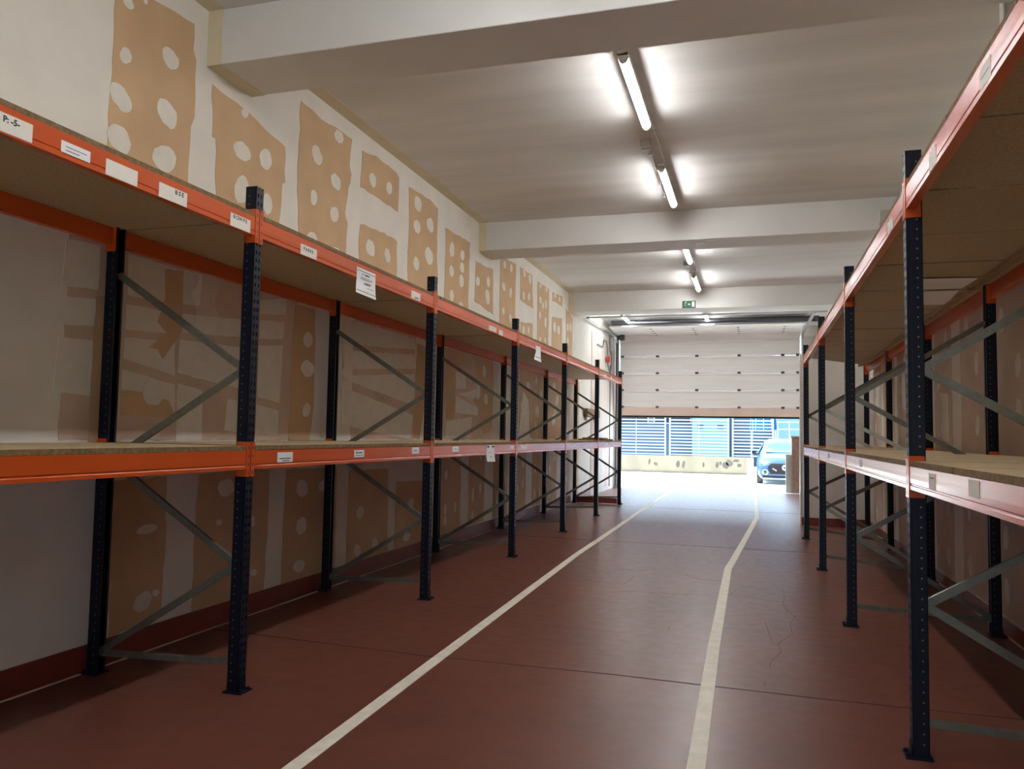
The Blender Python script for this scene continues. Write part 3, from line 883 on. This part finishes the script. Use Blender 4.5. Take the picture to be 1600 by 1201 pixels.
P1, P2 = M['paper'], M['paper2']
def lines_(w_, n, z0, dz):
    return [(-w_ * 0.38, w_ * 0.36, z0 - i * dz, 0.004) for i in range(n)]
LF = [1.346, 4.143, 6.976, 9.758, 12.552, 15.349, 18.143]
LR = LF
up_l = [
    (2.46, 0.16, 2.768, 0.078, P1, 'P: -5-', 0.036, (-0.02, 0.014), ()),
    (2.765, 0.16, 2.772, 0.052, P2, None, 0, (0, 0), [(-0.055, 0.06, 0.004, 0.003), (-0.055, 0.02, -0.012, 0.0035)]),
    (3.037, 0.20, 2.764, 0.076, P1, None, 0, (0, 0), ()),
    (3.39, 0.21, 2.761, 0.075, P1, 'B S E', 0.032, (0.045, 0.018), ()),
    (3.96, 0.19, 2.763, 0.076, P1, 'B C/W P E', 0.029, (-0.005, 0.02), ()),
    (4.715, 0.205, 2.760, 0.070, P1, 'P A B E R', 0.031, (-0.005, 0.008), ()),
    (6.51, 0.20, 2.768, 0.068, P1, None, 0, (0, 0), [(-0.02, 0.06, -0.018, 0.01)]),
    (8.70, 0.28, 2.762, 0.05, P1, None, 0, (0, 0), [(-0.1, 0.1, 0.0, 0.004)]),
    (9.02, 0.16, 2.755, 0.06, P1, None, 0, (0, 0), ()),
    (16.0, 0.14, 2.765, 0.05, P1, None, 0, (0, 0), ()),
    (16.7, 0.14, 2.765, 0.05, P1, None, 0, (0, 0), ()),
]
low_l = [
    (4.515, 0.175, 1.372, 0.064, P2, None, 0, (0, 0), [(-0.065, 0.065, -0.008, 0.006), (-0.03, 0.045, -0.022, 0.005)]),
    (5.525, 0.16, 1.376, 0.055, P2, 'ABC12', 0.016, (0, 0.008), [(-0.06, 0.06, -0.012, 0.004)]),
    (6.59, 0.16, 1.385, 0.058, P2, None, 0, (0, 0), [(-0.03, 0.03, 0.0, 0.006)]),
    (7.59, 0.18, 1.385, 0.055, P2, None, 0, (0, 0), [(-0.05, 0.05, 0.0, 0.005)]),
    (9.55, 0.18, 1.385, 0.04, P2, None, 0, (0, 0), ()),
    (10.1, 0.30, 1.385, 0.05, P2, None, 0, (0, 0), ()),
    (13.2, 0.20, 1.38, 0.045, P2, None, 0, (0, 0), ()),
    (14.3, 0.16, 1.38, 0.045, P2, None, 0, (0, 0), ()),
    (16.3, 0.16, 1.38, 0.045, P2, None, 0, (0, 0), ()),
]
low_l[1] = (5.525, 0.16, 1.376, 0.055, P2, None, 0, (0, 0), [(-0.055, -0.03, 0.008, 0.012), (-0.02, 0.05, 0.008, 0.008), (-0.06, 0.06, -0.012, 0.004)])
jl = [(1.346, 1.346), (4.19, 4.19), (7.10, 7.10), (9.86, 9.86), (12.60, 12.60), (15.40, 15.40), (18.13, 18.13)]
rackL, outL, placeL = build_rack('pallet_rack', 'long orange and navy pallet rack standing along the plasterboard wall', 1, -2.942, -3.972,
                                 [(y, y) for y in LF], [], jl, up_l, low_l)
RF = [(1.55, 1.55), (4.437, 4.45), (7.303, 7.34), (10.25, 9.80), (13.30, 12.48)]
jr = [(1.55, 1.55), (2.6, 2.6), (3.5, 3.5), (4.47, 4.50), (5.45, 5.45), (6.35, 6.35), (7.43, 7.52), (8.6, 8.6), (9.98, 9.98), (11.18, 11.18), (12.5, 12.5), (13.33, 14.86)]
up_r = [
    (2.93, 0.13, 2.775, 0.07, P1, None, 0, (0, 0), [(-0.05, 0.05, 0.0, 0.003)]),
    (3.75, 0.14, 2.765, 0.08, P1, None, 0, (0, 0), ()),
    (4.88, 0.18, 2.765, 0.07, P1, None, 0, (0, 0), ()),
]
low_r = [
    (3.86, 0.13, 1.372, 0.07, P1, None, 0, (0, 0), [(-0.05, 0.04, 0.015, 0.004)]),
    (3.17, 0.14, 1.382, 0.06, P1, None, 0, (0, 0), ()),
    (6.3, 0.16, 1.38, 0.05, P1, None, 0, (0, 0), ()),
    (8.9, 0.2, 1.38, 0.05, P1, None, 0, (0, 0), ()),
]
rackR, outR, placeR = build_rack('pallet_rack', 'orange and navy pallet rack along the right wall, cut off by the picture edge', -1, 0.78, 1.847,
                                 RF, [14.889], jr, up_r, low_r)
# battens along the rear beam and pale sheets under the right-hand top shelf
for a, b in ((1.6, 4.4), (4.5, 7.25), (7.4, 9.75), (9.85, 14.8)):
    placeR(MB().box((1.70, a, 2.812), (1.765, b, 2.8345)).obj('batten', M['batten'], rackR))
placeR(MB().prism([(1.25, 6.9), (1.68, 6.95), (1.66, 7.40), (1.25, 7.40)], 'Z', 2.828, 2.8305).obj('pale_sheet', M['paper2'], rackR))
placeR(MB().prism([(1.40, 7.50), (1.66, 7.50), (1.72, 8.25), (1.40, 8.22)], 'Z', 2.828, 2.8305).obj('pale_sheet', M['paper2'], rackR))
# red plank between the feet of the last left-hand frame
placeL(MB().box((-3.92, 18.10, 0.012), (-2.99, 18.16, 0.135)).obj('kick_plank', M['redskirt'], rackL))

# ---- paper notices hanging from the left-hand beams
def notice(y0, y1, z0, z1, label, lines, curl=0.008, flare=0.06):
    mb = MB()
    n = 8
    x = -2.942 + 0.0415
    rows = []
    for i in range(n + 1):
        t = i / n
        z = z1 + (z0 - z1) * t
        k = max(0, t - 0.45)
        xx = x + curl * k * k * 4
        rows.append(((xx + 0.01 * k, y0 - flare * k, z), (xx, y1 + flare * 0.05 * k, z - 0.008 * k)))
    for (a, b), (c, d) in zip(rows, rows[1:]):
        mb.face((a, c, d, b), 0)
    for (t, u0, u1, th) in lines:
        i = t * n
        k = int(i)
        fr = i - k
        a = Vector(rows[k][0]).lerp(Vector(rows[min(n, k + 1)][0]), fr)
        b = Vector(rows[k][1]).lerp(Vector(rows[min(n, k + 1)][1]), fr)
        p, q = a.lerp(b, u0), a.lerp(b, u1)
        o = Vector((0.002, 0, 0))
        dz = Vector((0, 0, th))
        mb.face((p + o, p + o - dz, q + o - dz, q + o), 1)
    ob = mb.obj('paper_notice', [M['paper2'], M['ink']], None, fix=False)
    s = ob.modifiers.new('thickness', 'SOLIDIFY')
    s.thickness = 0.0008
    s.offset = -1
    tag(ob, label, 'paper', 'paper notices hung on the left-hand rack')
doc = [(0.09, 0.02, 0.98, 0.004), (0.86, 0.02, 0.98, 0.004), (0.19, 0.42, 0.66, 0.009), (0.19, 0.28, 0.33, 0.009),
       (0.33, 0.2, 0.85, 0.002), (0.38, 0.2, 0.8, 0.003), (0.50, 0.4, 0.75, 0.004), (0.55, 0.4, 0.72, 0.004), (0.68, 0.55, 0.9, 0.002)]
notice(5.40, 5.712, 2.60, 2.803, 'printed white notice hanging from the upper beam nearest the viewer', doc)
notice(10.62, 10.88, 2.575, 2.785, 'white notice hanging from the upper beam far along the left rack', [(0.75, 0.1, 0.9, 0.008)], flare=0.25)
notice(8.56, 8.865, 1.23, 1.418, 'white notice hanging from the lower beam of the left rack', [(0.05, 0.1, 0.3, 0.02), (0.05, 0.65, 0.9, 0.02), (0.45, 0.2, 0.5, 0.004), (0.7, 0.4, 0.7, 0.004)], flare=0.0)

# ---- loose things on and by the left rack
cb = tag(empty('cardboard_sheet', (-3.35, 17.35, ZLOW + BEAM_H + BT + 0.002)), 'flattened brown cardboard on the last lower shelf of the left rack', 'cardboard')
MB().prism([(-0.28, -0.5), (0.27, -0.45), (0.3, 0.5), (-0.25, 0.52)], 'Z', 0.0, 0.03).obj('bottom_sheet', M['card'], cb)
MB().prism([(-0.2, -0.45), (0.22, -0.4), (0.2, 0.4), (-0.22, 0.42)], 'Z', 0.03, 0.055).obj('top_sheet', M['card'], cb)
bb = tag(empty('wall_board', (-4.058, 20.2, 2.02)), 'brown wooden board fixed to the wall beyond the left rack', 'board')
MB().box((0, -0.75, 0.0), (0.10, 0.9, 0.2)).obj('plank', M['card'], bb, 0.006)
MB().box((0, -0.6, -0.1), (0.06, -0.52, 0.0)).box((0, 0.6, -0.1), (0.06, 0.68, 0.0)).obj('bracket', M['steel'], bb)
# crinkled clear film hanging on the wall in the first bay
mb = MB()
rf = random.Random(11)
ny, nz = 10, 30
g = [[(XL + 0.012 + rf.uniform(0, 0.028) * (1 if 0 < i < ny else 0.3), 5.02 + 0.26 * i / ny + 0.03 * math.sin(j * 0.5), 2.74 - 0.72 * j / nz * (1 - 0.25 * abs(i / ny - 0.4))) for i in range(ny + 1)] for j in range(nz + 1)]
for j in range(nz):
    for i in range(ny):
        mb.face((g[j][i], g[j + 1][i], g[j + 1][i + 1], g[j][i + 1]))
tag(mb.obj('plastic_film', M['film'], None, fix=False), 'crinkled clear plastic film hanging on the wall in the first bay', 'plastic film')

# ================================================================== the yard
gr = tag(box('ground', (-40, YD, -0.2), (30, 70, -0.004), M['yard']), 'sunlit pale concrete yard outside the door', 'ground', kind='structure')
YW = 35.15
yw = tag(empty('yard_wall', (-2, YW, 0)), 'low stained cream wall across the yard', 'wall', kind='structure')
def ypart(name, mb, m, **k):
    o = mb.obj(name, m, yw, **k)
    o.location = (2, -YW, 0)
    return o
ypart('wall_body', MB().box((-16, YW, 0), (-0.05, YW + 0.25, 0.74)), M['yardwall'])
ypart('wall_pier', MB().box((-0.30, YW - 0.03, 0), (-0.04, YW + 0.28, 0.71)), M['cream'])
ypart('wall_foot', MB().box((-16, YW - 0.05, 0), (-0.3, YW, 0.05)), M['stain'])
rs = random.Random(4)
for k in range(11):
    x = rs.uniform(-5.2, -0.6)
    ypart('stain', MB().prism(blob(x, rs.uniform(0.35, 0.6), rs.uniform(0.04, 0.16), rs.uniform(0.06, 0.16), rs, 12), 'Y', YW - 0.004, YW), M['stain'])

# metal louvre fence on the wall: four panels, each slat its own piece
def fence_panel(xa, xb, z0, z1, label, n=12):
    t = tag(empty('fence_panel', (xa, YW + 0.12, z0)), label, 'fence', 'louvre fence on the yard wall')
    w_, h = xb - xa, z1 - z0
    sl = MB().obox((0.03, 0, 0), (w_ - 0.03, 0, 0), 0.03, 0.05, upv=(0, 0.5, 1)).mesh('slat', [M['fence']])
    for i in range(n):
        link('slat', sl, t, loc=(0, 0, 0.06 + (h - 0.12) * i / (n - 1)))
    pm = MB().box((-0.035, -0.03, -0.02), (0.035, 0.03, h + 0.12)).mesh('post', [M['fence']])
    link('post', pm, t, loc=(0, 0, 0))
    link('post', pm, t, loc=(w_, 0, 0))
    mid = MB().box((-0.012, -0.02, 0), (0.012, 0.02, h)).mesh('stile', [M['fence']])
    link('stile', mid, t, loc=(w_ * 0.5, 0, 0))
fence_panel(-10.0, -6.45, 0.74, 2.35, 'pale louvre fence panel farthest left behind the rack')
fence_panel(-6.25, -3.72, 0.74, 2.35, 'pale louvre fence panel left of the first double post')
fence_panel(-3.52, -1.06, 0.74, 2.35, 'pale louvre fence panel between the two double posts')
fence_panel(-0.88, 0.75, 0.74, 2.35, 'pale louvre fence panel behind the blue car')
gt = tag(empty('yard_gate', (0.85, YW + 0.1, 0)), 'pale barred gate at the right end of the fence', 'gate')
for i in range(5):
    MB().cyl((0.1 + i * 0.45, 0, -0.004), (0.1 + i * 0.45, 0, 2.3), 0.022, 8).obj('bar', M['fence'], gt)
for z in (0.3, 1.95, 2.25):
    MB().cyl((0.05, 0, z), (2.0, 0, z), 0.022, 8).obj('rail', M['fence'], gt)

# buildings behind the fence
bd = tag(empty('far_building', (-6, 46, 0)), 'bluish building behind the yard fence', 'building')
MB().box((-20, 0, 0), (7.0, 6, 7)).obj('facade', M['bldg'], bd)
MB().box((7.0, -1.0, 0), (22.0, 6, 6)).obj('added_wing', M['bldg2'], bd)  # wing added to block bright open sky that glared on the floor
for xa, xb, za, zb in ((-1.6, 0.2, 2.3, 3.4), (0.5, 2.6, 2.3, 3.4), (-4.0, -2.2, 2.3, 3.4)):
    f_ = MB().box((xa, -0.05, za), (xb, 0.0, zb)).obj('window', M['fence'], bd)
    MB().box((xa + 0.06, -0.07, za + 0.06), (xb - 0.06, -0.05, zb - 0.06)).obj('pane', M['darkwin'], f_)
an = tag(empty('annex', (-2.3, 44.5, 0)), 'pale blue cabin behind the fence with two dark slots', 'building')
MB().box((-0.95, 0, 0), (0.95, 1.4, 3.2)).obj('cabin_wall', M['bldg2'], an)
for xa in (-0.5, 0.55):
    for za in (1.95, 2.15):
        MB().box((xa - 0.16, -0.02, za), (xa + 0.16, 0.0, za + 0.08)).obj('slot', M['darkwin'], an)
aw = tag(empty('awning', (0.45, 43.0, 2.0)), 'bright blue rounded awning behind the fence', 'awning')
mb = MB()
nn, rr_ = 10, 0.66
for i in range(nn):
    a0, a1 = PI * i / nn, PI * (i + 1) / nn
    mb.face(((-rr_ * math.cos(a0), -0.75 * math.sin(a0), 0), (-rr_ * math.cos(a1), -0.75 * math.sin(a1), 0), (-rr_ * 0.9 * math.cos(a1), -0.45 * math.sin(a1), 0.95), (-rr_ * 0.9 * math.cos(a0), -0.45 * math.sin(a0), 0.95)))
o = mb.obj('canopy', M['blue'], aw, fix=False)
o.modifiers.new('thickness', 'SOLIDIFY').thickness = 0.02
for i in (0, 3, 5, 7, 10):
    a0 = PI * i / nn
    MB().cyl((-rr_ * math.cos(a0), -0.75 * math.sin(a0), 0), (-rr_ * 0.9 * math.cos(a0), -0.45 * math.sin(a0), 0.95), 0.015, 6).obj('rib', M['fence'], aw)
for s in (-1, 1):
    MB().cyl((s * 0.6, 0, -2.0), (s * 0.6, 0, 0.9), 0.03, 8).obj('pole', M['fence'], aw)

# gate pillar just outside the door
pl = tag(empty('gate_pillar', (1.14, 24.5, 0)), 'pinkish brick pillar with white stub wall right of the doorway', 'pillar')
MB().box((-0.11, -0.12, 0), (0.14, 0.12, 1.58)).obj('shaft', M['brickpink'], pl, 0.008)
MB().box((-0.13, -0.14, 1.58), (0.16, 0.14, 1.64)).obj('cap', M['brickpink'], pl, 0.008)
MB().box((-0.27, -0.05, 0), (-0.11, 0.12, 1.10)).obj('stub_wall', M['render'], pl, 0.006)

# ---- parked car facing the door
car = tag(empty('car', (0.98, 28.4, 0)), 'blue car parked in the sunny yard facing the doorway', 'car')
ST = [  # y, half width, sill, belt, top, roof half width
    (0.00, 0.66, 0.30, 0.52, 0.60, 0.50), (0.06, 0.78, 0.22, 0.60, 0.74, 0.60), (0.22, 0.85, 0.20, 0.70, 0.86, 0.66), (0.55, 0.88, 0.20, 0.80, 0.95, 0.68),
    (1.00, 0.89, 0.22, 0.88, 1.00, 0.68), (1.22, 0.89, 0.22, 0.92, 1.03, 0.67), (1.60, 0.89, 0.22, 0.94, 1.30, 0.62), (1.98, 0.89, 0.22, 0.95, 1.50, 0.58),
    (2.60, 0.89, 0.22, 0.96, 1.54, 0.58), (3.30, 0.89, 0.22, 0.97, 1.50, 0.57), (3.85, 0.87, 0.24, 0.97, 1.28, 0.58), (4.12, 0.82, 0.28, 0.90, 1.00, 0.60), (4.20, 0.72, 0.34, 0.70, 0.80, 0.55)]
mb = MB()
rows = []
for (yy, hw, sill, belt, top, rw) in ST:
    half = [(hw * 0.90, sill), (hw, sill + 0.12), (hw, (sill + belt) / 2 + 0.05), (hw * 0.975, belt), (rw + 0.04, max(belt + 0.02, top - 0.06)), (rw * 0.82, top), (rw * 0.4, top + 0.015)]
    full = [(x, z) for x, z in half] + [(-x, z) for x, z in reversed(half)]
    rows.append([(x, yy, z) for x, z in full])
for a, b in zip(rows, rows[1:]):
    k = len(a)
    for i in range(k):
        j = (i + 1) % k
        mb.face((a[i], b[i], b[j], a[j]))
mb.face(rows[0])
mb.face(list(reversed(rows[-1])))
me = mb.mesh('body', [M['carblue']])
bm = bmesh.new(); bm.from_mesh(me); bmesh.ops.remove_doubles(bm, verts=bm.verts, dist=1e-4); bmesh.ops.recalc_face_normals(bm, faces=bm.faces); bm.to_mesh(me); bm.free()
for p_ in me.polygons: p_.use_smooth = True
link('body', me, car)
def quad(name, pts, m, th=0.012, n=(0, -1, 0.6)):
    nv = Vector(n).normalized() * th
    mb = MB()
    a = [Vector(p) + nv for p in pts]
    b = [Vector(p) - nv * 0.5 for p in pts]
    mb.face(a)
    mb.face(list(reversed(b)))
    for i in range(len(pts)):
        j = (i + 1) % len(pts)
        mb.face((a[i], b[i], b[j], a[j]))
    return mb.obj(name, m, car)
quad('windscreen', [(-0.60, 1.26, 1.07), (0.60, 1.26, 1.07), (0.50, 1.93, 1.475), (-0.50, 1.93, 1.475)], M['carglass'])
for s in (-1, 1):
    quad('side_window', [(s * 0.875, 1.55, 0.98), (s * 0.875, 3.5, 1.0), (s * 0.63, 3.25, 1.43), (s * 0.635, 2.0, 1.43)], M['carglass'], n=(s, 0, 0.5))
    quad('head_lamp', [(s * 0.52, 0.05, 0.66), (s * 0.76, 0.12, 0.70), (s * 0.80, 0.26, 0.80), (s * 0.60, 0.12, 0.76)], M['lampglass'], n=(s * 0.2, -1, 0.3))
    MB().torus((s * 0.63, -0.005, 0.42), (0, 1, 0), 0.085, 0.016, 16).cyl((s * 0.63, 0.01, 0.42), (s * 0.63, 0.04, 0.42), 0.06, 14).obj('fog_lamp', M['chrome'], car)
    mr = MB().box((s * 0.93, 1.42, 1.0), (s * 1.06, 1.52, 1.12)).box((s * 0.86, 1.46, 0.99), (s * 0.94, 1.5, 1.03)).obj('mirror', M['black'], car, 0.01)
    for yy in (0.78, 3.35):
        wv = MB().cyl((s * 0.90, yy, 0.31), (s * 0.70, yy, 0.31), 0.31, 24).obj('wheel', M['rubber'], car)
        MB().cyl((s * 0.905, yy, 0.31), (s * 0.89, yy, 0.31), 0.20, 16).obj('rim', M['chrome'], wv)
quad('grille', [(-0.46, -0.03, 0.36), (0.46, -0.03, 0.36), (0.54, -0.015, 0.60), (0.44, 0.02, 0.71), (-0.44, 0.02, 0.71), (-0.54, -0.015, 0.60)], M['black'], n=(0, -1, 0.25))
MB().torus((0, -0.06, 0.58), (0, 1, 0.25), 0.085, 0.014, 20).torus((0, -0.06, 0.58), (0, 1, 0.25), 0.045, 0.010, 16).obj('emblem', M['chrome'], car)
for s in (-1, 1):
    MB().obox((s * 0.40, -0.05, 0.55), (s * 0.26, -0.055, 0.47), 0.01, 0.04).obj('grille_bar', M['chrome'], car)
MB().box((-0.72, -0.02, 0.24), (0.72, 0.06, 0.29)).obj('bumper_lip', M['black'], car, 0.01)
